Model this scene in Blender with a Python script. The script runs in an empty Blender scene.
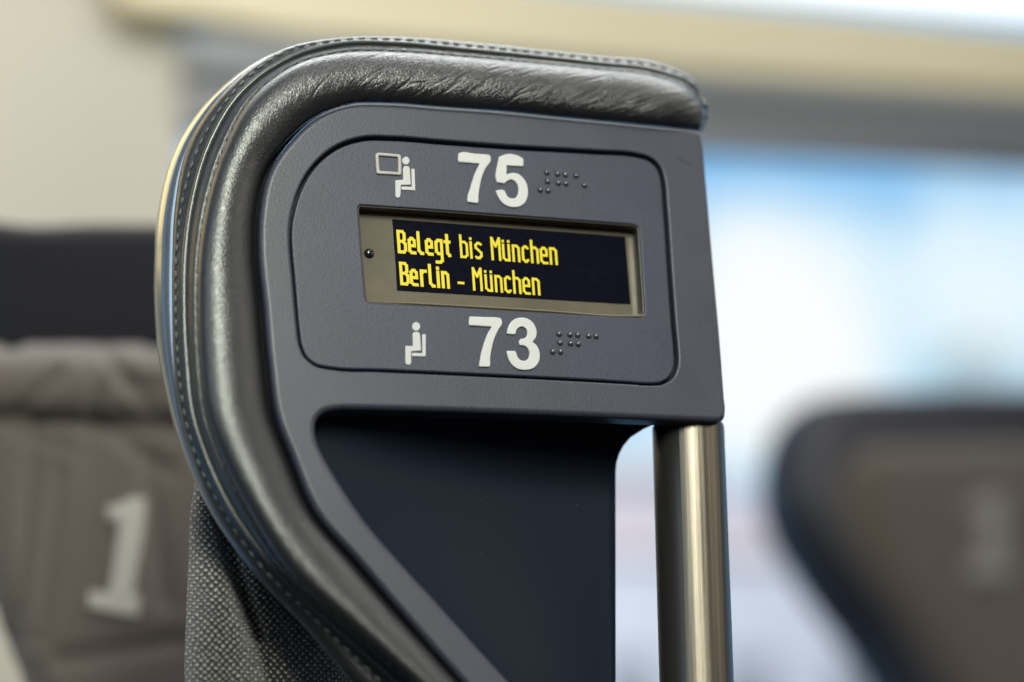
import bpy, bmesh, math, random
from mathutils import Vector, Matrix
from mathutils.geometry import tessellate_polygon
random.seed(7)
S = bpy.context.scene
COL = S.collection

# ------------------------------------------------------------------ camera
F_PX = 2418.0
R = Matrix(((0.9467903754070134, -0.05019710648099156, -0.31791230793661124),
            (-0.3170513230902893, -0.3154108143952335, -0.8944241033700022),
            (-0.05537547799652539, 0.9476266504607559, -0.31454298239379747)))
C0 = Vector((-0.2807046152738636, -0.7704639091040419, -0.29067212410561644))
ZU = 1.15                       # height of the panel centre above the floor
cam = bpy.data.cameras.new('camera')
camo = bpy.data.objects.new('camera', cam)
COL.objects.link(camo)
camo.matrix_world = Matrix.Translation(C0 + Vector((0, 0, ZU))) @ R.to_4x4()
cam.sensor_width = 36.0
cam.lens = F_PX / 1024 * 36.0
cam.clip_start = 0.05
cam.clip_end = 200
cam.dof.use_dof = True
cam.dof.focus_distance = 0.865
cam.dof.aperture_fstop = 3.2
S.camera = camo


def P(px, py, d=0.0):
    """point of the plane d millimetres behind the panel face, seen at (px, py) in the photograph"""
    r = R @ Vector(((px - 512) / F_PX, (341 - py) / F_PX, -1.0))
    s = (d / 1000.0 - C0.y) / r.y
    q = C0 + s * r
    return Vector((q.x, q.y, q.z + ZU))


# ------------------------------------------------------------------ helpers
def cr(pts, n=6, closed=False):
    """centripetal-ish Catmull-Rom through tuples of any dimension"""
    out = []
    N = len(pts)
    segs = N if closed else N - 1
    for i in range(segs):
        if closed:
            p0, p1, p2, p3 = pts[(i - 1) % N], pts[i], pts[(i + 1) % N], pts[(i + 2) % N]
        else:
            p0 = pts[max(i - 1, 0)]; p1 = pts[i]; p2 = pts[i + 1]; p3 = pts[min(i + 2, N - 1)]
        d1 = max(math.dist(p1, p2), 1e-9)
        d0 = max(math.dist(p0, p1), 1e-9) if p0 != p1 else d1
        d2 = max(math.dist(p2, p3), 1e-9) if p2 != p3 else d1
        m1 = []; m2 = []
        for a, b, c, d in zip(p0, p1, p2, p3):
            if p0 == p1: t1 = c - b
            else: t1 = d1 * ((b - a) / d0 - (c - a) / (d0 + d1) + (c - b) / d1)
            if p2 == p3: t2 = c - b
            else: t2 = d1 * ((c - b) / d1 - (d - b) / (d1 + d2) + (d - c) / d2)
            m1.append(t1); m2.append(t2)
        for k in range(n):
            t = k / n
            h1 = 2*t**3 - 3*t*t + 1; h2 = t**3 - 2*t*t + t; h3 = -2*t**3 + 3*t*t; h4 = t**3 - t*t
            out.append(tuple(h1*b + h2*x + h3*c + h4*y for b, c, x, y in zip(p1, p2, m1, m2)))
    if not closed: out.append(tuple(pts[-1]))
    return out


def crc(pts, n=4, ang=42):
    """closed outline: smooth through gentle vertices, keep sharp corners"""
    N = len(pts); corner = []
    for i in range(N):
        a, b, c = pts[i-1], pts[i], pts[(i+1) % N]
        t = math.degrees(abs((math.atan2(c[1]-b[1], c[0]-b[0]) - math.atan2(b[1]-a[1], b[0]-a[0]) + math.pi) % (2*math.pi) - math.pi))
        if t > ang: corner.append(i)
    if not corner: return cr(pts, n, True)
    out = []
    for a, b in zip(corner, corner[1:] + [corner[0] + N]):
        seg = [pts[i % N] for i in range(a, b + 1)]
        out += (cr(seg, n)[:-1] if len(seg) > 2 else seg[:1])
    return out


def link(name, me, mat, parent=None, smooth=True):
    o = bpy.data.objects.new(name, me)
    COL.objects.link(o)
    if mat: me.materials.append(mat)
    if smooth:
        me.polygons.foreach_set('use_smooth', [True] * len(me.polygons))
    if parent:
        o.parent = parent
        # vertices are given in world space: cancel the parent's offset
        if parent.type == 'EMPTY': o.matrix_parent_inverse = Matrix.Translation(-parent.location)
    return o


def mesh(name, V, Fc, mat, parent=None, smooth=True, uv=None, recalc=True):
    me = bpy.data.meshes.new(name)
    me.from_pydata([tuple(v) for v in V], [], Fc)
    if uv:
        l = me.uv_layers.new(name='UVMap')
        for lp in me.loops: l.data[lp.index].uv = uv[lp.vertex_index]
    if recalc:
        bm = bmesh.new(); bm.from_mesh(me); bmesh.ops.recalc_face_normals(bm, faces=bm.faces); bm.to_mesh(me); bm.free()
    me.update()
    return link(name, me, mat, parent, smooth)


def empty(name, loc, label=None, cat=None, group=None):
    o = bpy.data.objects.new(name, None); COL.objects.link(o)
    o.location = loc; o.empty_display_size = 0.05
    tag(o, label, cat, group)
    return o


def tag(o, label=None, cat=None, group=None, kind=None):
    if label: o['label'] = label
    if cat: o['category'] = cat
    if group: o['group'] = group
    if kind: o['kind'] = kind
    return o


def area2(p):
    return 0.5 * sum(p[i][0]*p[(i+1) % len(p)][1] - p[(i+1) % len(p)][0]*p[i][1] for i in range(len(p)))


def inset(poly, d):
    """inward offset of a CCW polygon (outward for negative d)"""
    n = len(poly); out = []
    for i in range(n):
        a, b, c = poly[i-1], poly[i], poly[(i+1) % n]
        e1 = (b[0]-a[0], b[1]-a[1]); e2 = (c[0]-b[0], c[1]-b[1])
        l1 = math.hypot(*e1) or 1e-9; l2 = math.hypot(*e2) or 1e-9
        n1 = (-e1[1]/l1, e1[0]/l1); n2 = (-e2[1]/l2, e2[0]/l2)
        k = 1 + n1[0]*n2[0] + n1[1]*n2[1]
        k = max(k, 0.6)
        out.append((b[0] + d*(n1[0]+n2[0])/k, b[1] + d*(n1[1]+n2[1])/k))
    return out


def clean(poly, eps=2e-5):
    out = []
    for p in poly:
        if not out or math.dist(p, out[-1]) > eps: out.append(p)
    if math.dist(out[0], out[-1]) < eps: out.pop()
    if area2(out) < 0: out.reverse()
    return out


def plate(name, outer, holes, y0, thick, bev, hbev, mat, parent, nb=4, back=False):
    """flat plate facing -y with rounded edges; outlines in (x, z) metres"""
    V = []; Fc = []
    def ring(poly, y):
        s = len(V); V.extend(Vector((p[0], y, p[1])) for p in poly); return list(range(s, s + len(poly)))
    def skirt(poly, sgn, b):
        rings = [ring(poly, y0 + thick)]
        for i in range(nb + 1):
            a = math.pi / 2 * i / nb
            rings.append(ring(inset(poly, sgn * b * (1 - math.cos(a))), y0 + b * (1 - math.sin(a))))
        rings.append(ring(inset(poly, sgn * (b + max(b * .06, 6e-5))), y0))
        for r0, r1 in zip(rings, rings[1:]):
            n = len(r0)
            for i in range(n):
                Fc.append((r0[i], r0[(i+1) % n], r1[(i+1) % n], r1[i]))
        return rings[0], rings[-1]
    caps = []; backs = []
    o0, o1 = skirt(clean(outer), 1, bev); caps.append(o1); backs.append(o0)
    for h in holes:
        h0, h1 = skirt(clean(h), -1, hbev); caps.append(h1); backs.append(h0)
    for grp, on in ((caps, True), (backs, back)):
        if not on: continue
        flat = [i for g in grp for i in g]
        tris = tessellate_polygon([[Vector((V[i].x, V[i].z, 0)) for i in g] for g in grp])
        for t in tris: Fc.append(tuple(flat[i] for i in t))
    return mesh(name, V, Fc, mat, parent)


def xz(pts, d=0.0):
    return [(lambda v: (v.x, v.z))(P(x, y, d)) for x, y in pts]


def tube(pts, r, nseg=8, caps=True):
    """returns verts, faces of a round tube along points; r may be a list"""
    V = []; Fc = []; n = len(pts)
    for i, p in enumerate(pts):
        t = (pts[min(i+1, n-1)] - pts[max(i-1, 0)]).normalized()
        u = t.cross(Vector((0, 1, 0)))
        if u.length < 1e-3: u = t.cross(Vector((1, 0, 0)))
        u.normalize(); w = t.cross(u)
        rr = r[i] if isinstance(r, (list, tuple)) else r
        for k in range(nseg):
            a = 2*math.pi*k/nseg
            V.append(p + rr*(math.cos(a)*u + math.sin(a)*w))
    for i in range(n-1):
        for k in range(nseg):
            a = i*nseg+k; b = i*nseg+(k+1) % nseg
            Fc.append((a, b, b+nseg, a+nseg))
    if caps:
        Fc.append(tuple(range(nseg))[::-1]); Fc.append(tuple(range((n-1)*nseg, n*nseg)))
    return V, Fc


def grid_faces(nu, nv, s=0):
    return [(s+i*nv+j, s+i*nv+j+1, s+(i+1)*nv+j+1, s+(i+1)*nv+j) for i in range(nu-1) for j in range(nv-1)]


# ------------------------------------------------------------------ materials
def mat(name, col, rough=0.5, metal=0.0, spec=0.5):
    m = bpy.data.materials.new(name); m.use_nodes = True
    b = m.node_tree.nodes['Principled BSDF']
    b.inputs['Base Color'].default_value = (*col, 1)
    b.inputs['Roughness'].default_value = rough
    b.inputs['Metallic'].default_value = metal
    b.inputs['Specular IOR Level'].default_value = spec
    return m, m.node_tree, b


def node(t, typ, **kw):
    n = t.nodes.new(typ)
    for k, v in kw.items():
        if k in n.inputs: n.inputs[k].default_value = v
        else: setattr(n, k, v)
    return n


def coords(t, kind='Object', scale=(1, 1, 1), rot=(0, 0, 0)):
    c = t.nodes.new('ShaderNodeTexCoord'); m = t.nodes.new('ShaderNodeMapping')
    m.inputs['Scale'].default_value = scale; m.inputs['Rotation'].default_value = rot
    t.links.new(c.outputs[kind], m.inputs['Vector'])
    return m.outputs['Vector']


def noise(t, vec, scale, detail=2.0, rough=.5):
    n = node(t, 'ShaderNodeTexNoise', Scale=scale, Detail=detail, Roughness=rough)
    t.links.new(vec, n.inputs['Vector'])
    return n.outputs['Fac']


def mth(t, op, a, b=None, c=None, clamp=False):
    n = t.nodes.new('ShaderNodeMath'); n.operation = op; n.use_clamp = clamp
    for i, v in enumerate((a, b, c)):
        if v is None: continue
        if isinstance(v, (int, float)): n.inputs[i].default_value = v
        else: t.links.new(v, n.inputs[i])
    return n.outputs[0]


def ramp(t, fac, stops):
    r = t.nodes.new('ShaderNodeValToRGB')
    e = r.color_ramp.elements
    while len(e) < len(stops): e.new(0.5)
    for el, (p, c) in zip(e, stops):
        el.position = p; el.color = (*c, 1)
    t.links.new(fac, r.inputs['Fac'])
    return r.outputs['Color']


def bump(t, b, h, strength, dist):
    n = t.nodes.new('ShaderNodeBump')
    n.inputs['Strength'].default_value = strength; n.inputs['Distance'].default_value = dist
    t.links.new(h, n.inputs['Height'])
    t.links.new(n.outputs['Normal'], b.inputs['Normal'])
    return n


def plastic(name, col, rough=.42, grain=1.0, var=.12):
    m, t, b = mat(name, col, rough)
    v = coords(t)
    g = noise(t, v, 2000, 2, .6)
    g2 = noise(t, v, 1150, 2, .6)
    bump(t, b, mth(t, 'ADD', g, mth(t, 'MULTIPLY', g2, 1.2)), .15 * grain, .0003)
    lo = noise(t, v, 22, 4, .6)
    c = ramp(t, lo, [(0.25, tuple(x * (1 - var) for x in col)), (0.75, tuple(x * (1 + var) for x in col))])
    # fine speckle of the spark-eroded finish
    sp = ramp(t, g2, [(0.35, (.84, .84, .85)), (0.65, (1.16, 1.16, 1.15))])
    mx = node(t, 'ShaderNodeMix', data_type='RGBA', blend_type='MULTIPLY'); mx.inputs[0].default_value = 1
    t.links.new(c, mx.inputs[6]); t.links.new(sp, mx.inputs[7])
    t.links.new(mx.outputs[2], b.inputs['Base Color'])
    rr = mth(t, 'MULTIPLY_ADD', noise(t, v, 60, 4, .65), .16, rough - .08)
    t.links.new(rr, b.inputs['Roughness'])
    return m


M_FRAME = plastic('slate_plastic', (.035, .036, .054), .42)
M_PANEL = plastic('number_panel_plastic', (.027, .029, .052), .45)
M_GROOVE = mat('groove_black', (.01, .01, .012), .7)[0]

# leather: UV in millimetres (u along the pad, v across it)
M_LEATHER, t, b = mat('black_leather', (.013, .013, .014), .4, spec=.6)
b.inputs['IOR'].default_value = 1.62
v = coords(t, 'UV', (1, 1, 1))
vor = node(t, 'ShaderNodeTexVoronoi', Scale=.8, feature='DISTANCE_TO_EDGE'); t.links.new(v, vor.inputs['Vector'])
pores = mth(t, 'MULTIPLY', mth(t, 'MINIMUM', vor.outputs['Distance'], .25), 2.2)
def rotscale(vec, deg, sc):
    m1 = node(t, 'ShaderNodeMapping'); m1.inputs['Rotation'].default_value = (0, 0, math.radians(deg)); t.links.new(vec, m1.inputs['Vector'])
    m2 = node(t, 'ShaderNodeMapping'); m2.inputs['Scale'].default_value = sc; t.links.new(m1.outputs[0], m2.inputs['Vector'])
    return m2.outputs[0]
cv = rotscale(v, 44, (.035, .12, 1))
cn = node(t, 'ShaderNodeTexNoise', Scale=1.0, Detail=2.0, Roughness=.5, Distortion=.25); t.links.new(cv, cn.inputs['Vector'])
ridge = mth(t, 'ABSOLUTE', mth(t, 'SUBTRACT', cn.outputs['Fac'], .5))
def smooth01(val, hi):
    q = node(t, 'ShaderNodeMapRange', interpolation_type='SMOOTHSTEP'); q.inputs['From Max'].default_value = hi; t.links.new(val, q.inputs['Value'])
    return q.outputs[0]
patch = smooth01(mth(t, 'SUBTRACT', noise(t, v, .045, 2), .38), .2)
cre = mth(t, 'MULTIPLY', smooth01(ridge, .075), patch)
cv2 = rotscale(v, 52, (.16, .5, 1))
cn2 = node(t, 'ShaderNodeTexNoise', Scale=1.0, Detail=3.0, Roughness=.6, Distortion=.6); t.links.new(cv2, cn2.inputs['Vector'])
cre2 = smooth01(mth(t, 'ABSOLUTE', mth(t, 'SUBTRACT', cn2.outputs['Fac'], .5)), .12)
# wrinkles are strong along the top edge (u < ~115 mm) and fade round the bend
sx = t.nodes.new('ShaderNodeSeparateXYZ'); tc = t.nodes.new('ShaderNodeTexCoord'); t.links.new(tc.outputs['UV'], sx.inputs[0])
mr = node(t, 'ShaderNodeMapRange'); mr.inputs['From Min'].default_value = 105; mr.inputs['From Max'].default_value = 190
mr.inputs['To Min'].default_value = 1.0; mr.inputs['To Max'].default_value = .05
t.links.new(sx.outputs['X'], mr.inputs['Value'])
wr = mth(t, 'MULTIPLY', mth(t, 'ADD', mth(t, 'MULTIPLY', cre, 1.0), mth(t, 'MULTIPLY', cre2, .35)), mr.outputs[0])
h = mth(t, 'ADD', mth(t, 'MULTIPLY', mth(t, 'ADD', pores, mth(t, 'MULTIPLY', noise(t, v, .55, 3, .6), .9)), mth(t, 'MULTIPLY_ADD', mr.outputs[0], .10, .33)), wr)
bump(t, b, h, .6, .0004)
t.links.new(mth(t, 'MULTIPLY_ADD', noise(t, v, .12, 4, .6), .16, .28), b.inputs['Roughness'])
M_BAND = mat('black_leather_band', (.03, .033, .032), .25, spec=.8)[0]
M_THREAD = mat('seam_thread', (.085, .1, .088), .45)[0]
M_HOLE = mat('seam_shadow_thread', (.008, .008, .009), .6)[0]

# glossy back shell
M_SHELL, t, b = mat('silver_back_shell', (.24, .27, .31), .22, .8)
bump(t, b, noise(t, coords(t), 260, 2), .05, .0004)

# wing: smooth dark blue moulding with a few dust specks
M_WING, t, b = mat('midnight_plastic', (.006, .010, .019), .42, spec=.13)
v = coords(t)
vv = node(t, 'ShaderNodeTexVoronoi', Scale=140.0, feature='F1'); t.links.new(v, vv.inputs['Vector'])
spk = mth(t, 'LESS_THAN', vv.outputs['Distance'], .02)
cc = ramp(t, spk, [(0, (.007, .011, .020)), (1, (.12, .13, .15))])
t.links.new(cc, b.inputs['Base Color'])
bump(t, b, noise(t, v, 900, 2), .22, .0003)

M_DISPLAY, t, b = mat('tinted_display_cover', (.155, .148, .115), .22, spec=.6)
v = coords(t)
t.links.new(ramp(t, noise(t, v, 38, 3, .6), [(.3, (.088, .075, .052)), (.7, (.14, .118, .082))]), b.inputs['Base Color'])
M_RIM, t, b = mat('display_rim', (.035, .03, .023), .3)
M_BEVEL_GLINT = mat('tan_bevel_glint', (.17, .145, .10), .3, .3)[0]  # tan that paints the highlight on the display bevel
M_SCREEN, t, b = mat('screen_glass', (.002, .0022, .007), .18, spec=.14)
v = coords(t)
t.links.new(mth(t, 'MULTIPLY_ADD', noise(t, v, 300, 5, .7), .25, .08), b.inputs['Roughness'])
M_TEXT = bpy.data.materials.new('amber_pixels'); M_TEXT.use_nodes = True
t = M_TEXT.node_tree; b = t.nodes['Principled BSDF']
b.inputs['Base Color'].default_value = (.08, .06, .0, 1)
b.inputs['Emission Color'].default_value = (1.0, .83, .006, 1)
b.inputs['Emission Strength'].default_value = .76
M_WHITE, t, b = mat('raised_white', (.50, .49, .48), .45)
bump(t, b, noise(t, coords(t), 900, 2), .1, .0003)
M_ICON, t, b = mat('printed_white', (.46, .45, .445), .5)
M_ICONFRAME = mat('raised_grey_frame', (.36, .33, .315), .42)[0]
M_DOT = mat('braille_plastic', (.045, .046, .06), .2, spec=.8)[0]
M_SENSOR = mat('sensor_black', (.01, .01, .01), .12)[0]

# brushed metal of the handle (UV.x round the bar in turns, UV.y along it)
M_METAL, t, b = mat('brushed_metal', (.42, .365, .27), .28, 1.0)
v = coords(t, 'UV', (1, 1, 1))
st = noise(t, coords(t, 'UV', (420, .7, 1)), 1.0, 3, .65)
st2 = noise(t, coords(t, 'UV', (70, .3, 1)), 1.0, 3, .6)
t.links.new(ramp(t, st2, [(.3, (.085, .072, .056)), (.70, (.20, .178, .147))]), b.inputs['Base Color'])
t.links.new(mth(t, 'MULTIPLY_ADD', st, .28, .24), b.inputs['Roughness'])
bump(t, b, mth(t, 'ADD', mth(t, 'MULTIPLY', st, .5), st2), .16, .0005)
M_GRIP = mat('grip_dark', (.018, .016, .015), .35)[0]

# woven seat fabric: UV in millimetres
def weave(name, dark, light, pitch, strength=1.0):
    m, t, b = mat(name, dark, .85, spec=.2)
    v = coords(t, 'UV', (1, 1, 1))
    wob = node(t, 'ShaderNodeTexNoise', Scale=.16, Detail=4.0, Roughness=.6); t.links.new(v, wob.inputs['Vector'])
    ad = node(t, 'ShaderNodeVectorMath', operation='MULTIPLY_ADD'); ad.inputs[1].default_value = (3.6, 3.6, 0)
    t.links.new(wob.outputs['Color'], ad.inputs[0]); t.links.new(v, ad.inputs[2])
    s = t.nodes.new('ShaderNodeSeparateXYZ'); t.links.new(ad.outputs[0], s.inputs[0])
    k = math.pi / pitch
    su = mth(t, 'SINE', mth(t, 'MULTIPLY', s.outputs['X'], k)); sv = mth(t, 'SINE', mth(t, 'MULTIPLY', s.outputs['Y'], k))
    pr = mth(t, 'MULTIPLY', su, sv)                       # checkerboard of over/under threads
    up = mth(t, 'MAXIMUM', pr, 0.0)
    dn = mth(t, 'MULTIPLY', mth(t, 'MAXIMUM', mth(t, 'MULTIPLY', pr, -1), 0.0), .45)
    rn = mth(t, 'MULTIPLY', noise(t, v, 1.0 / pitch, 3, .8), mth(t, 'MULTIPLY_ADD', noise(t, v, .06, 3, .6), 1.4, .3))
    f = mth(t, 'MULTIPLY', up, mth(t, 'MULTIPLY_ADD', rn, 1.3, .2))
    fuzz = noise(t, v, 6.0, 2, .7)
    f2 = mth(t, 'MULTIPLY', f, mth(t, 'MULTIPLY_ADD', fuzz, .8, .6))
    t.links.new(ramp(t, f2, [(.12, dark), (.75, light)]), b.inputs['Base Color'])
    bump(t, b, mth(t, 'ADD', mth(t, 'ADD', up, dn), mth(t, 'MULTIPLY', fuzz, .3)), .9 * strength, .0009)
    b.inputs['Sheen Weight'].default_value = .4
    return m


M_FABRIC = weave('grey_tweed', (.014, .013, .012), (.50, .455, .41), 1.35)
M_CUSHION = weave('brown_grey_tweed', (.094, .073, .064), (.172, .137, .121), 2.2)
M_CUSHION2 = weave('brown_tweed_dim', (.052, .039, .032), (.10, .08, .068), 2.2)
M_BGLEATHER, t, b = mat('background_leather', (.007, .007, .010), .75, spec=.15)
bump(t, b, noise(t, coords(t), 300, 3), .2, .0006)
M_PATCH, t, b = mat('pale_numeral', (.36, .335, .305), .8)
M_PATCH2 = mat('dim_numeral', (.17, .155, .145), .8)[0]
bump(t, b, noise(t, coords(t), 700, 2), .2, .0005)


def painted(name, col, rough=.5, var=.06, sc=3.0):
    m, t, b = mat(name, col, rough)
    v = coords(t)
    t.links.new(ramp(t, noise(t, v, sc, 3, .5), [(.25, tuple(x*(1-var) for x in col)), (.75, tuple(min(1, x*(1+var)) for x in col))]), b.inputs['Base Color'])
    bump(t, b, noise(t, v, 300, 2), .05, .0005)
    return m


M_WALL = painted('beige_wall_panel', (.345, .325, .28))
M_RAIL = painted('grey_rail', (.17, .185, .20), .5)
M_RAIL2 = painted('light_grey_rail', (.23, .235, .255), .5)
M_RACK = painted('cream_rack', (.56, .50, .35), .45)
M_WFRAME = painted('window_frame_grey', (.24, .24, .26), .5)
M_GLASS, t, b = mat('window_glass', (1, 1, 1), .02); b.inputs['Transmission Weight'].default_value = 1; b.inputs['IOR'].default_value = 1.1

# ------------------------------------------------------------------ traced rails of the head pad (photo pixels, tip -> bottom)
I_ = [(697,131),(690,130.3),(676,129),(655,127),(615,123),(560,117.8),(500,111.8),(440,107.5),(385,103.5),(350,104.5),(318,116.5),(290,141.5),(271,169),(260.5,215),(259.5,245),(265,305),(270,360),(279,420),(292,453),(317,511),(360,561),(417,628),(462,679),(520,745)]
S1 = [(699,131),(703.5,117),(700,101),(690,89),(655,76),(595,69),(530,62.5),(460,56.5),(395,51.8),(345,52.3),(298,63.5),(250,100),(225,145),(204.5,212),(198.5,254),(197,310),(199,362),(206,417),(219,454),(250,514),(290,574),(342,621),(402,674.5),(470,738)]
PI_ = [(700,131.3),(706,118),(703.5,101),(693,86),(658,71.5),(597,63.5),(532,56.5),(462,49.5),(395,43.5),(344,43.5),(292,57),(238,96),(211,140),(190,213),(185.5,250),(184,310),(186.7,364),(193,417),(204.5,453),(232,511),(274,567),(331,622.5),(396.7,681.7),(466,746)]
S2 = [(701,131.6),(707.3,119),(705.8,101),(695.3,84),(660,66.5),(600,58.5),(534,51.5),(464,44.3),(395,38.8),(343,39.3),(288,50),(226,101),(200,144),(180.5,212),(176.8,250),(176,312),(178,360),(185,415),(195,453),(222,509),(262,567),(318,622),(375,676),(445,742)]
O_ = [(702,132),(708,119.5),(707.6,102),(697.5,82),(663,63.8),(601,56),(535,49),(465,41.8),(395,36.8),(342,37.5),(284,48.5),(219,97.5),(190,141),(174.3,212),(172.5,250),(172,312),(173.5,362),(180,417),(189,451),(214,514),(252,568.5),(312.6,633),(350,678),(415,742)]
B_ = [(700,131.5),(704,120),(703.5,104),(694,87),(660,70),(600,62.5),(534,55.5),(464,48.5),(394,43),(341,42.5),(281,50.5),(211,97.5),(177,146),(157,216),(154,254),(154,312),(159,361),(171,416),(182,452),(211,514),(250,570),(310,635),(348,680),(413,744)]
NS = 5
RI, RS1, RP, RS2, RO, RB = [cr(r, NS) for r in (I_, S1, PI_, S2, O_, B_)]
NU = len(RI)
# depth factor per station: shallower along the top
df = [.35]*9 + [.38, .42, .55, .7, .85, .9, .9, .9, .9, .9, .85, .8, .75, .7, .7]
DF = [x[0] for x in cr([(x,) for x in df], NS)]
lf = lambda a, b, t: (a[0] + (b[0]-a[0])*t, a[1] + (b[1]-a[1])*t)

seat = empty('train_seat', P(430, 760, 40), 'sharp dark seat head wing with lit display and white numbers 75 and 73', 'train seat')

# --- leather pad: roll from the bezel to the first seam, then the flat band to the back shell
V = []; UV = []
ulen = 0.0
nroll = 18
for i in range(NU):
    a, s1, p, s2, o = RI[i], RS1[i], RP[i], RS2[i], RO[i]
    if i: ulen += 360 / 1000 * math.dist(lf(a, s1, .5), lf(RI[i-1], RS1[i-1], .5))
    k = DF[i]
    w = math.dist(a, s1) * .36
    hgt = min(.42 * w, 8.5)
    ga = .10 * min(1, max(0, (i - 9.5*NS)/(3*NS)))
    sec = [(a, 7.5), (lf(a, s1, ga*.8), 7.0)] if 1 else []
    a_full = a; a = lf(a, s1, ga)
    for j in range(nroll + 1):
        th = math.pi * j / nroll
        f = (1 - math.cos(th)) / 2
        dd = (4.5 + 1.5*ga/.1) * (1 - f) + (4.0 * k + .5) * f - hgt * math.sin(th) ** .85
        sec.append((lf(a, s1, f), dd))
    # seam ditch, then band
    d1 = 4.0 * k + .5
    sec[-1] = (s1, d1 + 1.1)
    for q, dq in ((.10, d1 - .1), (.3, d1 + 1.0 * k), (.62, d1 + 4.5 * k), (.85, d1 + 7.5 * k)):
        sec.append((lf(s1, p, q), dq))
    for q, dq in ((.12, d1 + 8.5 * k), (.5, d1 + 10 * k), (.88, d1 + 12 * k), (1.0, d1 + 12.7 * k)):
        sec.append((lf(p, s2, q), dq))
    for q, dq in ((.25, d1 + 12.9 * k), (.65, d1 + 15 * k), (1.0, d1 + 18 * k), ):
        sec.append((lf(s2, o, q), dq))
    sec.append((lf(s2, o, .8), d1 + 24 * k + 2))
    sec.append((lf(s2, a, .2), d1 + 26 * k + 3))
    a = a_full
    prev = None; vl = 0
    for (px, dd) in sec:
        q = P(*px, dd)
        if prev is not None: vl += (q - prev).length * 1000
        V.append(q); UV.append((ulen, vl)); prev = q
nv = len(V) // NU
pad = mesh('leather_pad', V, grid_faces(NU, nv), M_LEATHER, seat, uv=UV)


def along(rail, depth_fn):
    return [P(*rail[i], depth_fn(i)) for i in range(NU)]


def walk(pts, step, length):
    """cut a polyline into dashes"""
    L = [0]
    for a, b in zip(pts, pts[1:]): L.append(L[-1] + (b - a).length)
    def at(s):
        s = min(max(s, 0), L[-1])
        for i in range(len(L)-1):
            if L[i+1] >= s:
                t = (s - L[i]) / max(L[i+1]-L[i], 1e-9); return pts[i].lerp(pts[i+1], t)
        return pts[-1]
    s = step * .5; out = []
    while s + length < L[-1]:
        j = random.uniform(-.08, .08) * step
        out.append([at(s + j + length * k / 4) for k in range(5)])
        s += step
    return out


def stitches(name, rail, dfn, step, length, r, m):
    V = []; Fc = []
    for d in walk(along(rail, dfn), step, length):
        d = [p + Vector((0, (.0004 if k in (0, 4) else 0), 0)) for k, p in enumerate(d)]
        v, f = tube(d, [r*.6, r, r, r, r*.6], 6)
        s = len(V); V += v; Fc += [tuple(x + s for x in g) for g in f]
    return mesh(name, V, Fc, m, pad)


stitches('stitching', RS1, lambda i: 4.0*DF[i] + .45, .0047, .0029, .00036, M_THREAD)
stitches('stitching', RS2, lambda i: 16.7*DF[i] + .3, .0046, .0030, .00042, M_THREAD)
pv, pf = tube([p for p in along(RP, lambda i: 12*DF[i] + .15)][8:], .0010, 8)
mesh('piping', pv, pf, M_BAND, pad)

# --- back shell hugging the pad
V = []
for i in range(NU):
    o, bb, a = RO[i], RB[i], RI[i]
    k = DF[i]; d1 = 4*k + .5
    for (px, dd) in ((lf(o, a, .10), d1 + 18*k), (lf(o, a, .02), d1 + 18.6*k), (lf(o, bb, .28), d1 + 20*k), (lf(o, bb, .62), d1 + 23*k + .5), (lf(o, bb, .9), d1 + 28*k + 2),
                     (bb, d1 + 34*k + 4), (lf(bb, a, .04), d1 + 42*k + 8), (lf(bb, a, .2), d1 + 50*k + 12), (lf(bb, a, .5), d1 + 54*k + 14), (a, d1 + 55*k + 15)):
        V.append(P(*px, dd))
mesh('back_shell', V, grid_faces(NU, 10), M_SHELL, seat)

# ------------------------------------------------------------------ bezel
left = cr(I_, NS)
strip = cr([(575, 750), (512, 684), (480, 649), (445, 610), (403, 564), (367, 522), (342, 485.5), (325, 457), (318, 441), (316, 430), (317.5, 419.5), (324, 412.5), (336, 409.3), (360, 408.8)], 6)
bottom = [(420, 410.2), (500, 412.8), (600, 416.6), (680, 419.8)]
right = cr([(712, 421.2), (720, 421), (725, 418), (726.6, 411), (725.5, 396), (721.7, 345), (714, 258), (706.5, 172), (703.2, 140), (701.5, 131.5)], 5)
bez = xz(left + [(548, 752)] + strip + bottom + right)
PANEL = [(290.8,224.7),(291.2,250),(293,269),(296.6,310),(298.5,330),(301,345),(306.5,357),(316,364.6),(331,368),(380,370.3),(460,373.9),(560,378.7),(630,382.6),(650,383.9),(661.6,383),(672,376.7),(676.6,366),(676.8,350),(675,330),(670.5,270),(666,205),(663.3,178),(659.5,166.5),(651,158.6),(637,154.3),(600,151.5),(520,147),(440,141.2),(392,137.6),(363,138),(339,145.5),(316,163.5),(301,187),(294,208)]
pan = clean(xz(cr(PANEL, 5, True)))
frame = plate('head_frame', bez, [inset(pan, -.0005)], 0, .008, .0021, .0008, M_FRAME, seat, nb=7)
# floor of the groove, sitting behind the panel edge
plate('groove_floor', inset(pan, -.004), [inset(pan, .006)], .0042, .001, .0002, .0002, M_GROOVE, frame, nb=1)
DISP = [(361,203.6),(420,207.5),(540,216.2),(634,223.2),(639,225),(641,229.5),(643,262),(646,308),(646,313.5),(643,316.6),(637,316.9),(540,311.3),(450,306),(373,302),(368,300.5),(366,296),(363,262),(359,210.5),(359,205.5)]
dsp = clean(xz(DISP))
panel = plate('number_panel', inset(pan, .0006), [dsp], .0011, .010, .0007, .0005, M_PANEL, seat, nb=4)

# a short scuff on the bezel and specks of dust caught on it
sv, sf = tube([P(677, 158, .02), P(682, 160.6, .0), P(688, 163.2, .0), P(693, 166, .02)], [.00008, .00014, .00012, .00006], 6)
mesh('scuff', sv, sf, M_GROOVE, frame)
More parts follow.
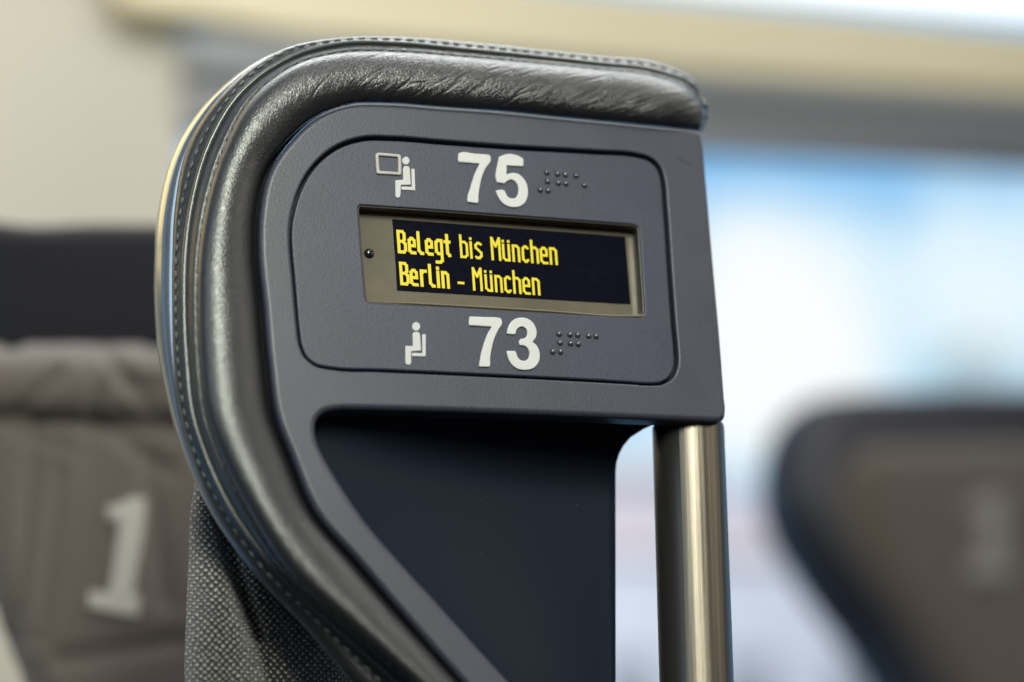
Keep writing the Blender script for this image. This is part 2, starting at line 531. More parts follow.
# ------------------------------------------------------------------ display
DD = 6.6
disp = plate('display', inset(dsp, -.0015), [], DD/1000, .004, .0003, .0002, M_DISPLAY, seat, nb=1)
# dark rim round the window; a tan line paints light on its bevel
rim = plate('display_rim', inset(dsp, -.0006), [inset(dsp, .0006)], .0017, .0046, .0003, .0003, M_RIM, disp, nb=3)
lv, lf_ = tube([P(x, y, 1.75) for x, y in cr([(640.6,231),(642.6,262),(645.4,308),(645.3,313.2),(642.6,316.0),(637,316.2),(540,310.6),(450,305.3),(374,301.4)], 5)], [.00008, .0002, .0003] + [.00042]*35 + [.0003, .0002, .00008], 8)
mesh('bevel_highlight', lv, lf_, M_BEVEL_GLINT, disp)  # painted highlight: light caught along the right and bottom bevel
SC = [(392, 219.3), (625, 236.7), (630.4, 304.5), (397, 290.6)]
plate('screen', xz(SC, DD), [], DD/1000 - .00025, .0006, .0001, .0001, M_SCREEN, disp, nb=1)
# little round sensor
c = P(369, 253.5, DD)
V = []; Fc = []
for j in range(7):
    th = math.pi/2*j/6
    for k in range(16):
        a = 2*math.pi*k/16
        V.append(c + Vector((.0019*math.cos(th)*math.cos(a), -.0012*math.sin(th), .0019*math.cos(th)*math.sin(a))))
Fc = [(j*16+k, j*16+(k+1) % 16, (j+1)*16+(k+1) % 16, (j+1)*16+k) for j in range(6) for k in range(16)]
mesh('sensor', V, Fc, M_SENSOR, disp)

# --- LED writing: strokes rasterised on a fine grid so that cells never overlap
def arc(cx, cy, rx, ry, a0, a1, n=7):
    return [(cx + rx*math.cos(math.radians(a0+(a1-a0)*i/n)), cy + ry*math.sin(math.radians(a0+(a1-a0)*i/n))) for i in range(n+1)]
# glyph strokes in display pixels (x right, y up from the baseline) for a given width w and stroke s
def glyph(ch, w, s):
    l = s/2; r = w - s/2; X = 17.4 - s/2; b = s/2; H = 23.6 - s/2; ASC = 23.6 - s/2
    c = 2.2
    if ch == 'B': return [[(l,b),(l,H)], [(l,H),(r-2.4,H),(r-.6,H-2.2),(r-.6,14.4),(r-2.4,12.2),(l,12.2)], [(r-2.4,12.2),(r,9.8),(r,b+2.4),(r-2,b),(l,b)]]
    if ch == 'e': return [[(l,8.6),(r,8.6),(r,X-c),(r-c,X),(l+c,X),(l,X-c),(l,b+c),(l+c,b),(r,b)]]
    if ch == 'l': return [[(l,H),(l,b+3),(l+2.4,b),(r,b)]]
    if ch == 'g': return [[(r,X),(l+c,X),(l,X-c),(l,b+c+1),(l+c,b+1),(r,b+1)], [(r,X),(r,-4.0),(r-c,-6.0),(l,-6.0)]]
    if ch == 't': return [[(l+1.6,ASC-.8),(l+1.6,b+2.4),(l+3.4,b),(r,b)], [(l-.4,X-1),(r,X-1)]]
    if ch == 'b': return [[(l,ASC),(l,b),(r-c,b),(r,b+c),(r,X-c),(r-c,X),(l,X)]]
    if ch == 'i': return [[(l,b),(l,X)], [(l,X+3.6),(l,X+4.0)]]
    if ch == 's': return [[(r,X-1.2),(r-2,X),(l+c,X),(l,X-c),(l,X-4.6),(r,6.6),(r,b+c),(r-c,b),(l+1.4,b),(l,b+1)]]
    if ch == 'M': return [[(l,b),(l,H)], [(l+.3,H-.4),(w/2,H-8.2),(r-.3,H-.4)], [(r,H),(r,b)]]
    if ch == 'ü': return [[(l,X),(l,b+c),(l+c,b),(r,b)], [(r,X),(r,b)], [(l,X+3.6),(l,X+4.0)], [(r,X+3.6),(r,X+4.0)]]
    if ch == 'n': return [[(l,b),(l,X),(r-c,X),(r,X-c),(r,b)]]
    if ch == 'c': return [[(r,X-1.6),(r-1.6,X),(l+c,X),(l,X-c),(l,b+c),(l+c,b),(r-1.6,b),(r,b+1.6)]]
    if ch == 'h': return [[(l,b),(l,ASC)], [(l,X-.4),(r-c,X-.4),(r,X-c-.4),(r,b)]]
    if ch == 'r': return [[(l,b),(l,X)], [(l,X-2.6),(l+2.6,X),(r,X)]]
    if ch == '-': return [[(l-s/2+1,6.8),(r+s/2-1,6.8)]]
L1 = [('B',3,10.6,1),('e',13.6,9.2,1),('l',22.9,7.6,1),('e',30.8,9.2,1),('g',40.4,9.4,1),('t',50.0,7.6,1),('b',65.6,9.4,0),('i',75.6,3,0),('s',80.4,8.6,0),
      ('M',96.8,10.8,0),('ü',108.0,9,0),('n',117.9,9,0),('c',127.5,8.2,0),('h',136.4,9.2,0),('e',145.7,9,0),('n',155.2,9,0)]
L2 = [('B',3.3,10.6,1),('e',13.3,9.4,1),('r',23.6,8.2,1),('l',32.2,7.6,1),('i',40.2,4,1),('n',44.9,9.2,1),('-',61.2,7.4,0),
      ('M',76.1,10.8,0),('ü',88.3,9,0),('n',98.2,9,0),('c',107.7,8.2,0),('h',116.5,9.2,0),('e',125.9,9,0),('n',135.6,9,0)]
def sdist(p, a, b):
    dx, dy = b[0]-a[0], b[1]-a[1]; L = dx*dx+dy*dy
    t = 0 if L == 0 else max(0, min(1, ((p[0]-a[0])*dx+(p[1]-a[1])*dy)/L))
    return max(abs(p[0]-a[0]-t*dx), abs(p[1]-a[1]-t*dy)) if (abs(dx) < 1e-6 or abs(dy) < 1e-6) else math.hypot(p[0]-a[0]-t*dx, p[1]-a[1]-t*dy)
V = []; Fc = []
g = .22
def scr(a, bb):
    return P(392 + a + bb*5/71.3, 219.3 + a*17.4/233 + bb, DD - .6)
for line, base in ((L1, 33.6), (L2, 65.5)):
    for ch, a0, w, bold in line:
        s = 3.0 if bold else 2.4
        w = w - 1.0 if w > 4.5 else w; a0 += .5
        segs = [(p, q) for st_ in glyph(ch, w, s) for p, q in zip(st_, st_[1:])]
        for iy in range(int(-8.5/g), int(25/g)):
            y = (iy + .5)*g; run = None
            for ix in range(int(-1/g), int((w+1.5)/g) + 1):
                x = (ix + .5)*g
                on = any(sdist((x, y), p, q) <= s/2 for p, q in segs)
                if on and run is None: run = ix
                if (not on) and run is not None:
                    k = len(V)
                    V += [scr(a0+run*g, base-iy*g), scr(a0+ix*g, base-iy*g), scr(a0+ix*g, base-(iy+1)*g), scr(a0+run*g, base-(iy+1)*g)]
                    Fc.append((k, k+1, k+2, k+3)); run = None
mesh('screen_text', V, Fc, M_TEXT, disp, smooth=False, recalc=False)

# ------------------------------------------------------------------ raised numbers, pictograms, braille
def zoomed(pts, x0, y0, s): return [(x0 + x/s, y0 + y/s) for x, y in pts]
D75_7 = [(85,122),(96,115),(240,123),(360,132),(380,136),(387,150),(387,205),(365,232),(342,266),(310,340),(290,420),(275,520),(270,585),(262,595),(175,586),(171,577),(195,450),(225,350),(258,270),(284,224),(278,217),(90,207),(85,198)]
D75_5 = [(468,155),(478,148),(690,165),(701,175),(700,238),(692,245),(543,236),(538,322),(560,313),(590,306),(640,311),(690,345),(725,395),(743,460),(740,530),(715,590),(665,624),(610,633),(550,622),(500,590),(460,535),(438,478),(443,468),(515,468),(524,475),(540,512),(566,540),(600,548),(630,536),(648,500),(652,460),(643,420),(622,390),(592,372),(560,377),(538,392),(523,407),(452,399),(447,390)]
D73_7 = [(92,112),(101,102),(250,108),(365,114),(388,120),(398,134),(401,182),(378,216),(360,250),(325,330),(303,420),(290,500),(286,575),(278,583),(190,580),(184,572),(205,450),(240,330),(272,255),(302,206),(296,200),(100,192),(93,184)]
D73_3 = [(448,262),(456,218),(482,163),(522,128),(575,114),(640,122),(690,155),(722,205),(731,265),(718,315),(693,345),(730,375),(755,425),(762,480),(748,540),(715,585),(660,608),(610,612),(550,600),(500,565),(465,510),(446,440),(452,429),(525,429),(534,440),(550,485),(578,515),(610,524),(642,510),(660,475),(658,430),(635,395),(602,380),(576,378),(569,370),(569,326),(576,318),(612,310),(637,290),(642,255),(630,222),(600,203),(565,208),(542,232),(531,266),(522,275),(455,271)]
PT = .0011
def raised(name, pts, hgt, bev, m, holes=()):
    return plate(name, clean(xz(pts)), [clean(xz(h)) for h in holes], PT - hgt, hgt + .0004, bev, bev, m, panel, nb=3)
for nm, d, x0, y0 in (('seat_numeral', D75_7, 450, 140), ('seat_numeral', D75_5, 450, 140), ('seat_numeral', D73_7, 460, 305), ('seat_numeral', D73_3, 460, 305)):
    raised(nm, crc(zoomed(d, x0, y0, 9.467), 4), .0007, .00030, M_WHITE)
# tilted window frame of the upper pictogram
out = (zoomed([(112,165),(120,145),(140,136),(260,144),(380,155),(398,163),(404,180),(410,290),(409,375),(400,390),(385,395),(260,385),(150,382),(130,374),(122,358),(116,260)], 366, 140, 11.37))
inn = (zoomed([(150,178),(158,172),(260,180),(358,187),(366,195),(370,275),(372,350),(364,356),(260,350),(168,342),(158,334),(153,255)], 366, 140, 11.37))
raised('window_pictogram', out, .0008, .0004, M_ICONFRAME, [inn])
def disc(x, y, r, n=24): return [(x + r*math.cos(2*math.pi*k/n), y + r*1.08*math.sin(2*math.pi*k/n)) for k in range(n)]
raised('person_pictogram', disc(406.5, 159.8, 3.7), .00035, .0001, M_ICON)
raised('person_pictogram', zoomed([(428,320),(432,300),(443,289),(465,284),(488,289),(502,302),(506,322),(517,498),(404,500),(398,618),(393,635),(383,645),(368,648),(352,642),(344,628),(342,612),(341,448),(432,441)], 366, 140, 11.37), .00035, .0001, M_ICON)
raised('seat_pictogram', zoomed([(524,318),(560,316),(568,563),(409,555),(411,519),(530,523)], 366, 140, 11.37), .00035, .0001, M_ICON)
raised('person_pictogram', disc(416.8, 325.7, 4.1), .00035, .0001, M_ICON)
raised('person_pictogram', zoomed([(221,245),(226,224),(242,211),(265,206),(290,210),(306,222),(313,244),(325,436),(206,444),(205,580),(200,597),(188,607),(168,610),(150,605),(138,592),(135,572),(135,379),(230,382)], 395, 314, 12.18), .00035, .0001, M_ICON)
raised('seat_pictogram', zoomed([(340,240),(382,236),(384,509),(214,503),(217,464),(344,469)], 395, 314, 12.18), .00035, .0001, M_ICON)
BR = [(546.7,172.6),(547.4,181.5),(540.1,190),(547.9,190.8),(557.5,174),(565.2,174.7),(558.2,182.9),(565.7,183.6),(576.1,175.7),(584.2,185.2),
      (559,333.9),(559.8,342.8),(552.6,351.7),(560.4,351.8),(569.9,334.6),(577.6,334.9),(570.6,343.5),(578.1,344),(588.5,335.9),(596,336.1)]
dotme = None
for (x, y) in BR:
    c = P(x, y, PT*1000)
    if dotme is None:
        V = []
        for j in range(7):
            th = math.pi/2*j/6
            for k in range(16):
                a = 2*math.pi*k/16; rr = .00118*math.cos(th)
                V.append(c + Vector((rr*math.cos(a), -.0011*math.sin(th) + .0001, rr*math.sin(a))))
        o = mesh('braille_dot', V, [(j*16+k, j*16+(k+1) % 16, (j+1)*16+(k+1) % 16, (j+1)*16+k) for j in range(6) for k in range(16)], M_DOT, panel)
        dotme = o; c0 = c
    else:
        o = dotme.copy(); COL.objects.link(o); o.parent = panel; o.matrix_parent_inverse = dotme.matrix_parent_inverse.copy()
        o.location = dotme.location + (c - c0)

# ------------------------------------------------------------------ wing below the display head
rows = []
NR, NC = 44, 40
for i in range(NR):
    v_ = i/(NR-1)
    y = 395 + 365*v_
    # left edge follows the strip, tucked behind it
    lx = 282 if y < 430 else 282 + (y-430)*.76
    rx = 614.5 if y > 472 else 614.5 + 44*(1 - math.sqrt(max(0, 1 - ((472-y)/46)**2))) if y > 427 else 662
    rows.append((lx, rx, y))
V = []
for (lx, rx, y) in rows:
    for j in range(NC):
        u = j/(NC-1)
        prof = math.sin(math.pi/2*min(1, u))**.9
        tp = 1 - math.sqrt(max(0, 1 - min(1, max(0, (y-408)/85))**2)) if 0 else math.sin(math.pi/2*min(1, max(0, (y-404)/95)))**.7
        d = 8.3 + (3 + 22*prof)*tp
        # shallow dish
        V.append(P(lx + (rx-lx)*u, y, d))
n0 = len(V)
for (lx, rx, y) in rows:                                 # rounded return at the free edge
    tp = math.sin(math.pi/2*min(1, max(0, (y-404)/95)))**.7
    d0 = 8.3 + 25*tp
    for (dx, dd) in ((.8, .6), (1.2, 1.6), (0.6, 3), (-2.5, 4.5), (-20, 8), (-80, 10)):
        V.append(P(rx + dx, y, d0 + dd))
Fc = grid_faces(NR, NC)
for i in range(NR-1):
    Fc.append((i*NC+NC-1, n0+i*6, n0+(i+1)*6, (i+1)*NC+NC-1))
Fc += grid_faces(NR, 6, n0)
mesh('head_wing', V, Fc, M_WING, seat)

# ------------------------------------------------------------------ handle
a = P(688.5, 424.0, 17); bq = P(697, 682, 17)
ax = (bq - a).normalized(); L = 0.135
a = a - ax*.0005
e1 = Vector((0, -1, 0)); e1 = (e1 - ax*e1.dot(ax)).normalized(); e2 = ax.cross(e1)     # e1 faces the front
if e2.x < 0: e2 = -e2                                                                 # e2 points right
def lathe(rings, a0, a1, n, closed):
    V = []; UV = []; Fc = []
    m = n if closed else n + 1
    for (s, r) in rings:
        for k in range(m):
            th = a0 + (a1-a0)*k/n
            V.append(a + ax*s + r*(math.cos(th)*e1 + math.sin(th)*e2)); UV.append((th/(2*math.pi), s*20))
    for i in range(len(rings)-1):
        for k in range(n if closed else n):
            p = i*m+k; q = i*m+((k+1) % m)
            Fc.append((p, q, q+m, p+m))
    if closed:
        Fc.append(tuple(range(m)))
    return V, Fc, UV
RH = .0131
rings = [(0, RH-.0022), (.0002, RH-.0014), (.0008, RH-.0006), (.0018, RH-.0001), (.003, RH), (.04, RH), (.08, RH), (L, RH)]
hv, hf, hu = lathe(rings, 0, 2*math.pi, 72, True)
handle = mesh('grab_handle', hv, hf, M_METAL, seat, uv=hu)
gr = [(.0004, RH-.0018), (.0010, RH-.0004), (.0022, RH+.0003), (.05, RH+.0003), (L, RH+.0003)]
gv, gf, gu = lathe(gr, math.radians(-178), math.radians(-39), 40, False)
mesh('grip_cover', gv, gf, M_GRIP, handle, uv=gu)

# ------------------------------------------------------------------ fabric backrest under the pad
V = []; UV = []
NR, NC = 60, 60
for i in range(NR):
    v_ = i/(NR-1); y = 462 + 300*v_
    xl = [q[0] for q in cr([(198,), (190,), (188,), (186,), (184.5,), (185.5,), (189,)], 10)][int(v_*60)]
    for j in range(NC):
        u = j/(NC-1)
        x = xl + 300*u**1.25
        rnd = 1 - math.sqrt(max(0, 1 - (1 - min(1, u/.22))**2))
        crease = math.exp(-((x - (216 + (y-500)*.30))/9)**2) * (1 if y < 640 else .6)
        d = 40 + 26*rnd + 13*crease - 5*math.exp(-((y-612)/60)**2)*math.exp(-((x-222)/40)**2) + 34*max(0, (x-240)/150)
        V.append(P(x, y, d)); UV.append((x*.37, y*.37))
bk = mesh('backrest', V, grid_faces(NR, NC), M_FABRIC, seat, uv=UV)

# ------------------------------------------------------------------ background: seat on the left
DL = 360
sl = empty('train_seat', P(90, 760, DL), 'blurred brown grey seat on the left with dark head pad and white number 1', 'train seat', 'seats in the row behind')
def pillow(name, pts, d, depth, m, parent, bev=.02, uvs=None):
    """stuffed pad: outline rounded towards the viewer"""
    o = clean(xz(pts, d)); n = len(o)
    V = []; Fc = []
    rr = 7
    for i in range(rr + 1):
        a = math.pi/2*i/rr
        for p in inset(o, bev*(1 - math.cos(a))): V.append(Vector((p[0], d/1000 - depth*math.sin(a) + depth, p[1])))
    for i in range(rr):
        for k in range(n): Fc.append((i*n+k, i*n+(k+1) % n, (i+1)*n+(k+1) % n, (i+1)*n+k))
    back = len(V)
    for p in o: V.append(Vector((p[0], d/1000 + depth + .03, p[1])))
    for k in range(n): Fc.append((k, (k+1) % n, back+(k+1) % n, back+k))
    top = list(range(rr*n, rr*n+n))
    for t_ in tessellate_polygon([[Vector((V[i].x, V[i].z, 0)) for i in top]]): Fc.append(tuple(top[i] for i in t_))
    uv = [(v.x*1000, v.z*1000) for v in V]
    return mesh(name, V, Fc, m, parent, uv=uv)
pillow('head_pad', cr([(-70, 214), (40, 211), (120, 209), (190, 216), (232, 250), (238, 330), (200, 380), (60, 380), (-40, 372), (-74, 330), (-80, 260)], 5, True), DL + 14, .03, M_BGLEATHER, sl, .018)
# fabric body with modelled folds
V = []; UV = []; NR, NC = 60, 60
def wrinkle(x, y):
    z = 0
    for (x0, y0, x1, y1, wd, h) in ((60, 372, 20, 410, 6, 5), (105, 352, 150, 405, 6, 6), (120, 380, 165, 388, 5, 4), (102, 425, 170, 470, 7, 5), (10, 430, 75, 450, 6, 3), (60, 470, 40, 640, 7, 3.5), (150, 470, 165, 600, 9, 4), (60, 660, 180, 640, 9, 4)):
        L = math.hypot(x1-x0, y1-y0); t_ = max(0, min(1, ((x-x0)*(x1-x0) + (y-y0)*(y1-y0))/L/L))
        dd = math.hypot(x-x0-t_*(x1-x0), y-y0-t_*(y1-y0)); z += h*math.exp(-(dd/wd)**2)
    return z
ledge = cr([(-70, 338), (-55, 400), (-40, 480), (-22, 560), (2, 630), (30, 700), (60, 770)], 12)
for i in range(NR):
    v_ = i/(NR-1)
    y0 = 341 + 425*v_
    y = y0
    lx = next((p[0] for p in ledge if p[1] >= y), 60)
    for j in range(NC):
        u = j/(NC-1); x = lx + (300-lx)*u
        y = y0 + (5*math.sin(x*.045 + 1) + 3*math.sin(x*.13))*max(0, 1 - v_*3)
        e = 1 - math.sqrt(max(0, 1 - (1 - min(1, u/.14))**2))
        roll = 0
        if y < 418: roll = -10*math.sqrt(max(0, 1 - ((y-378)/40)**2))
        tuck = 7*math.exp(-((y - 420 - (x-60)*.06)/9)**2) + 10*math.exp(-((x - 99 - (y-400)*-.25)/7)**2)*math.exp(-((y-405)/45)**2)
        tuck += 5*math.exp(-((x - 38 + (y-420)*.10)/6)**2)*(1 if y > 415 else 0)
        top = 26*math.exp(-(y-341)/7)
        V.append(P(x, y, DL + 26*e + roll + tuck + top + wrinkle(x, y))); UV.append((x*.5, y*.5))
mesh('backrest', V, grid_faces(NR, NC), M_CUSHION, sl, uv=UV)
ONE = [(108,519),(108,506),(121,504),(130,497),(146,498),(144,528),(133,594),(141,596),(138,618),(88,607),(90,591),(105,593),(110,590),(120,520)]
plate('numeral', clean(xz(ONE, DL - 2)), [], (DL - 2.6)/1000, .003, .0008, .0005, M_PATCH, sl, nb=2)

# seat on the right, farther away
DR = 1140
sr = empty('train_seat', P(960, 760, DR), 'strongly blurred seat on the right with dark rounded rim in front of the window', 'train seat', 'seats in the row behind')
RIM = [(806,420),(818,408),(840,403),(900,400),(1000,398),(1100,402),(1160,420),(1180,500),(1180,780),(960,800),(915,720),(880,660),(835,600),(806,555),(792,525),(788,490),(791,455)]
RIM = [(x + 8, y - 20) for x, y in RIM]
INN = [(836,452),(850,440),(900,436),(1000,432),(1090,440),(1130,470),(1140,800),(985,790),(945,700),(905,635),(862,575),(838,535),(828,505),(828,475)]
pillow('head_pad', cr(RIM, 4, True), DR, .05, mat('navy_leather', (.009, .010, .018), .55)[0], sr, .03)
INN = [(x + 16, y + 2) for x, y in INN]
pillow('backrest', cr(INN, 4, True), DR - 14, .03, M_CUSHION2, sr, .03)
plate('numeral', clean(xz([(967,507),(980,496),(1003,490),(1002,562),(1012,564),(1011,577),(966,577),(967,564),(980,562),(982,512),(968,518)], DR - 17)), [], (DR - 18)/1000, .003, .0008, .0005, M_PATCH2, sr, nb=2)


# ------------------------------------------------------------------ background: carriage wall
def slab(name, pts, d, thick, m, parent=None, bev=.004):
    return plate(name, clean(xz(pts, d)), [], d/1000, thick, bev, bev, m, parent, nb=3, back=True)
DW = 1250
wp = slab('wall_panel', [(-3600,-900),(100,-900),(176,-30),(190,60),(186,130),(182,240),(200,1400),(-3600,1400)], DW - 20, .03, M_WALL)
tag(wp, 'plain beige wall panel left of the window, behind the left seat', 'wall panel')
win = empty('train_window', P(600, 900, DW), 'large bright train window behind the seats, under the grey rail', 'window')
WO = [(140,60),(1500,130),(1500,1000),(140,1000)]
WI = cr([(186,131),(205,126),(300,127),(700,148),(1024,166),(1380,190),(1420,215),(1420,900),(1390,930),(240,930),(200,890),(176,160),(178,142)], 4, True)
plate('window_frame', clean(xz(WO, DW)), [clean(xz(WI, DW))], DW/1000, .02, .002, .006, M_WFRAME, win, nb=3)
pane = slab('pane', [(150,90),(1480,120),(1480,980),(150,980)], DW + 12, .006, M_GLASS, win, .001)
pane.data.polygons.foreach_set('use_smooth', [False] * len(pane.data.polygons))
rl = slab('blind_rail', [(196,26),(300,37),(700,74),(1024,97),(1600,135),(1600,172),(1024,128),(700,103),(186,72)], DW - 50, .06, M_RAIL, None, .008)
tag(rl, 'darker grey blind rail between cream luggage rack and pale grey strip', 'blind rail')
rl2 = slab('rail_strip', [(185,70),(700,101),(1024,126),(1600,170),(1600,205),(1024,161),(700,143),(182,116)], DW - 30, .03, M_RAIL2, None, .004)
tag(rl2, 'paler grey trim strip running along the top edge of the window', 'trim strip')
rk = slab('luggage_rack', [(120,6),(200,18),(300,36),(700,73),(1024,95),(1600,133),(1600,60),(1024,28),(700,-4),(100,-60)], DW - 56, .03, M_RACK, None, .01)
tag(rk, 'cream luggage rack edge running along the top of the picture', 'luggage rack')
cl = slab('ceiling_light', [(560,-26),(700,-13),(1024,14),(1600,56),(1600,-60),(560,-120)], DW - 61, .004, None, None, .001)
tag(cl, 'white glowing ceiling light strip above the luggage rack at top right', 'ceiling light')
M_LAMP = bpy.data.materials.new('lamp_diffuser'); M_LAMP.use_nodes = True
b = M_LAMP.node_tree.nodes['Principled BSDF']; b.inputs['Base Color'].default_value = (.8, .8, .8, 1)
b.inputs['Emission Color'].default_value = (1, 1, .97, 1); b.inputs['Emission Strength'].default_value = .8
cl.data.materials.append(M_LAMP)

# ------------------------------------------------------------------ outside the window
M_SKY = bpy.data.materials.new('bright_sky'); M_SKY.use_nodes = True
t = M_SKY.node_tree; t.nodes.clear()
out = t.nodes.new('ShaderNodeOutputMaterial'); em = t.nodes.new('ShaderNodeEmission'); t.links.new(em.outputs[0], out.inputs[0])
v = coords(t, 'Object')
def cloud(px, py, rx, rz):
    # a cloud bank standing at its own place on the dome
    d = (P(px, py, 0) - camo.matrix_world.translation).normalized()
    o_ = camo.matrix_world.translation
    bq_ = o_.dot(d); c_ = o_ + d * (-bq_ + math.sqrt(bq_*bq_ - o_.length_squared + 1600))
    m_ = node(t, 'ShaderNodeVectorMath', operation='SUBTRACT'); m_.inputs[1].default_value = c_
    t.links.new(v, m_.inputs[0])
    k_ = node(t, 'ShaderNodeVectorMath', operation='MULTIPLY'); k_.inputs[1].default_value = (1/rx, 1/rx, 1/rz); t.links.new(m_.outputs[0], k_.inputs[0])
    l_ = node(t, 'ShaderNodeVectorMath', operation='LENGTH'); t.links.new(k_.outputs[0], l_.inputs[0])
    return l_.outputs['Value']
nz = mth(t, 'SUBTRACT', noise(t, v, .5, 4, .6), .5)
d1 = mth(t, 'MULTIPLY_ADD', nz, 1.6, cloud(770, 345, 2.1, 2.3))
d2 = mth(t, 'MULTIPLY_ADD', nz, 2.2, cloud(985, 300, 1.9, 1.5))
d3 = mth(t, 'MULTIPLY_ADD', nz, 1.4, cloud(640, 560, 1.6, 2.4))
def cover(d_, a_, b_):
    q = node(t, 'ShaderNodeMapRange', interpolation_type='SMOOTHSTEP'); q.inputs['From Min'].default_value = a_; q.inputs['From Max'].default_value = b_
    q.inputs['To Min'].default_value = 1; q.inputs['To Max'].default_value = 0; t.links.new(d_, q.inputs['Value']); return q.outputs[0]
cov = mth(t, 'MAXIMUM', mth(t, 'MAXIMUM', cover(d1, .55, 1.35), mth(t, 'MULTIPLY', cover(d2, .2, 1.5), .72)), cover(d3, .5, 1.3))
t.links.new(ramp(t, cov, [(0.0, (.28, .58, .92)), (.4, (.66, .88, 1.0)), (1.0, (.97, 1.0, 1.0))]), em.inputs['Color'])
em.inputs['Strength'].default_value = 1.0
V = []; NRr = 24
for i in range(NRr + 1):
    for j in range(NRr + 1):
        az = math.radians(-75 + 150*i/NRr); el = math.radians(-20 + 100*j/NRr)
        V.append(Vector((40*math.sin(az)*math.cos(el), 40*math.cos(az)*math.cos(el), 40*math.sin(el))))
sky = mesh('sky', V, grid_faces(NRr+1, NRr+1), M_SKY)
tag(sky, kind='structure')

def house(px0, px1, ytop, yroof, ybot, d, wall, roof, label):
    root = empty('house', P((px0+px1)/2, ybot, d), label, 'house')
    a = P(px0, yroof, d); b2 = P(px1, yroof, d); z0 = P(px0, ybot, d).z; zt = P(px0, ytop, d + 2500).z
    x0, x1, zr, y0, y1 = a.x, b2.x, a.z, d/1000, d/1000 + 5
    V = [(x0,y0,z0),(x1,y0,z0),(x1,y1,z0),(x0,y1,z0),(x0,y0,zr),(x1,y0,zr),(x1,y1,zr),(x0,y1,zr)]
    mesh('wall', V, [(0,1,5,4),(1,2,6,5),(2,3,7,6),(3,0,4,7)], wall, root, False)
    e = .06; ym = (y0+y1)/2
    V = [(x0-e,y0-e,zr-.02),(x1+e,y0-e,zr-.02),(x1+e,y1+e,zr-.02),(x0-e,y1+e,zr-.02),(x0-e,ym,zt),(x1+e,ym,zt)]
    mesh('roof', V, [(0,1,5,4),(2,3,4,5),(1,2,5),(3,0,4),(0,3,2,1)], roof, root, False)
    for k in range(3):
        cx = x0 + (x1-x0)*(k+.5)/3; w = (x1-x0)*.08; zc = z0 + (zr-z0)*.55; hh = (zr-z0)*.13
        V = [(cx-w,y0-.03,zc-hh),(cx+w,y0-.03,zc-hh),(cx+w,y0-.03,zc+hh),(cx-w,y0-.03,zc+hh)]
        V += [(x, y0+.04, z) for x, y, z in V]
        mesh('window', V, [(0,1,2,3),(0,4,5,1),(1,5,6,2),(2,6,7,3),(3,7,4,0)], M_HWIN, root, False)
    return root
M_HWIN = painted('house_window', (.3, .34, .4), .2)
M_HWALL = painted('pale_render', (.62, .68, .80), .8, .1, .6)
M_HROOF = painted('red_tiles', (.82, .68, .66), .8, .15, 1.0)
house(560, 900, 462, 548, 900, 9000, M_HWALL, M_HROOF, 'pale house with reddish roof seen blurred through the window beside the handle')

M_BARK = painted('bark', (.16, .13, .10), .9)
M_LEAF = painted('leaf', (.46, .52, .40), .7, .3, 2.0)
tc_ = P(972, 388, 31000)
tree = empty('tree', tc_ - Vector((0, 0, 6)), 'pale green tree outside the window, just above the right seat', 'tree')
tv, tf = tube([tc_ + Vector((.15*math.sin(k), 0, -6 + k)) for k in range(7)], [.3, .27, .23, .2, .16, .12, .06], 10)
mesh('trunk', tv, tf, M_BARK, tree)
V = []; Fc = []
rt = random.Random(3)
for c_ in range(26):
    u = Vector((rt.gauss(0, 1), rt.gauss(0, 1), rt.gauss(0, 1))).normalized() * rt.uniform(.2, 1)
    cc_ = tc_ + Vector((u.x*1.0, u.y*1.0, u.z*.75))
    for l_ in range(15):
        p = cc_ + Vector((rt.gauss(0, .2), rt.gauss(0, .2), rt.gauss(0, .17)))
        a_ = Vector((rt.gauss(0, 1), rt.gauss(0, 1), rt.gauss(0, 1))).normalized(); b_ = a_.cross(Vector((rt.gauss(0, 1), rt.gauss(0, 1), rt.gauss(0, 1)))).normalized()
        k = len(V); V += [p - a_*.07, p + b_*.035, p + a_*.07, p - b_*.035]; Fc.append((k, k+1, k+2, k+3))
mesh('crown', V, Fc, M_LEAF, tree, smooth=False, recalc=False)

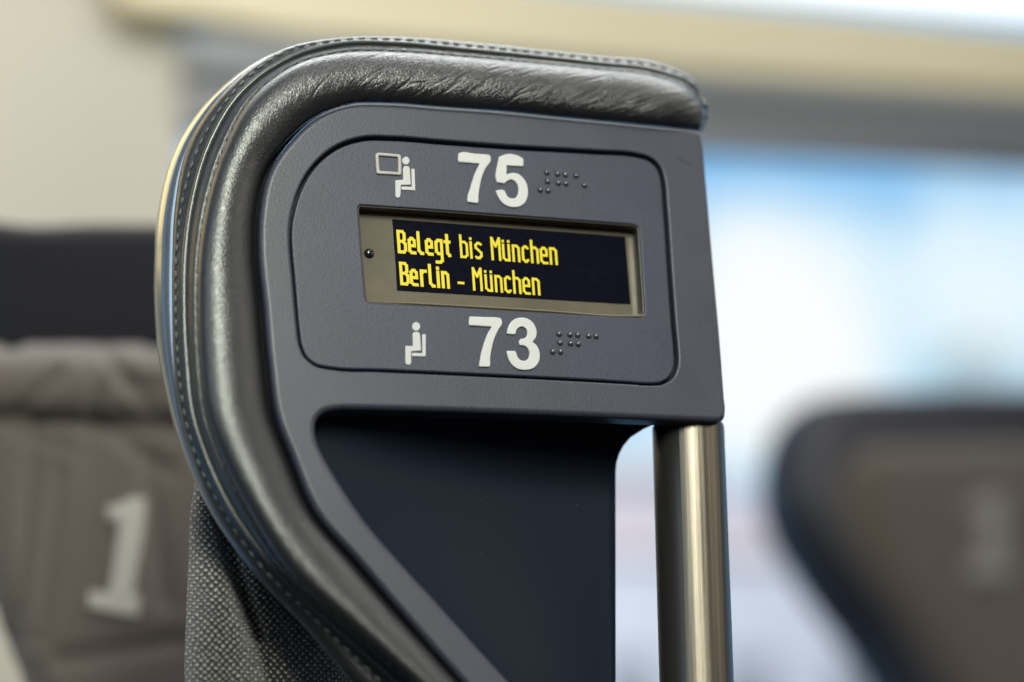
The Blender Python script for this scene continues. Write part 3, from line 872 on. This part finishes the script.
# ------------------------------------------------------------------ light
w = bpy.data.worlds.new('World'); S.world = w; w.use_nodes = True
bg = w.node_tree.nodes['Background']
wt = w.node_tree
gz = t2 = wt.nodes.new('ShaderNodeSeparateXYZ'); tcw = wt.nodes.new('ShaderNodeTexCoord'); wt.links.new(tcw.outputs['Generated'], gz.inputs[0])
fz = mth(wt, 'MULTIPLY_ADD', gz.outputs['Z'], .5, .5)
wt.links.new(ramp(wt, fz, [(.30, (.05, .05, .055)), (.52, (.16, .165, .18)), (.72, (.42, .44, .48))]), bg.inputs['Color'])
bg.inputs['Strength'].default_value = .62


def lamp(name, loc, target, sx_, sy_, power, col):
    l = bpy.data.lights.new(name, 'AREA'); l.shape = 'RECTANGLE'; l.size = sx_; l.size_y = sy_
    l.energy = power; l.color = col
    o = bpy.data.objects.new(name, l); COL.objects.link(o)
    o.location = loc
    o.rotation_euler = (Vector(target) - Vector(loc)).to_track_quat('-Z', 'Y').to_euler()
    return o


ctr = Vector((0, 0, ZU))
lamp('cabin_ceiling_lamp', ctr + Vector((.42, -.62, 1.25)), ctr, 2.4, .2, 8.5, (1, .98, .95))
lamp('window_lamp', ctr + Vector((-.23, -1.55, .60)), ctr + Vector((-.1, 0, -.0)), .30, .68, 33, (.96, 1, .85))
lamp('far_window_lamp', ctr + Vector((-1.35, -1.15, .55)), ctr + Vector((-.1, 0, -.05)), .9, .7, 6, (.7, .88, 1))
lamp('side_lamp', ctr + Vector((1.15, -.75, .36)), ctr, .8, .6, 2.6, (1, .93, .78))
lamp('shell_gold_fill', ctr + Vector((-.62, .95, .85)), ctr + Vector((-.12, 0, .05)), 1.0, .8, 7, (1, .74, .30))  # unseen warm lamp, added for the gold reflection on the back shell
lamp('wall_wash_lamp', ctr + Vector((.2, .35, 1.5)), ctr + Vector((.1, 1.3, .35)), 2.2, .3, 9, (1, .97, .9))
lamp('rear_ceiling_lamp', ctr + Vector((.25, .32, 1.15)), ctr + Vector((.0, .02, 0)), 1.6, .4, 17, (1, 1, .95))
lamp('daylight_lamp', Vector((1.5, 3.5, 6)), Vector((4, 9.5, 1)), 3, 3, 520, (1, 1, 1))

# ------------------------------------------------------------------ render settings
S.view_settings.view_transform = 'Standard'
S.view_settings.look = 'None'
S.view_settings.exposure = 0
S.view_settings.gamma = 1
S.render.engine = 'CYCLES'
S.cycles.max_bounces = 8
S.cycles.use_denoising = True
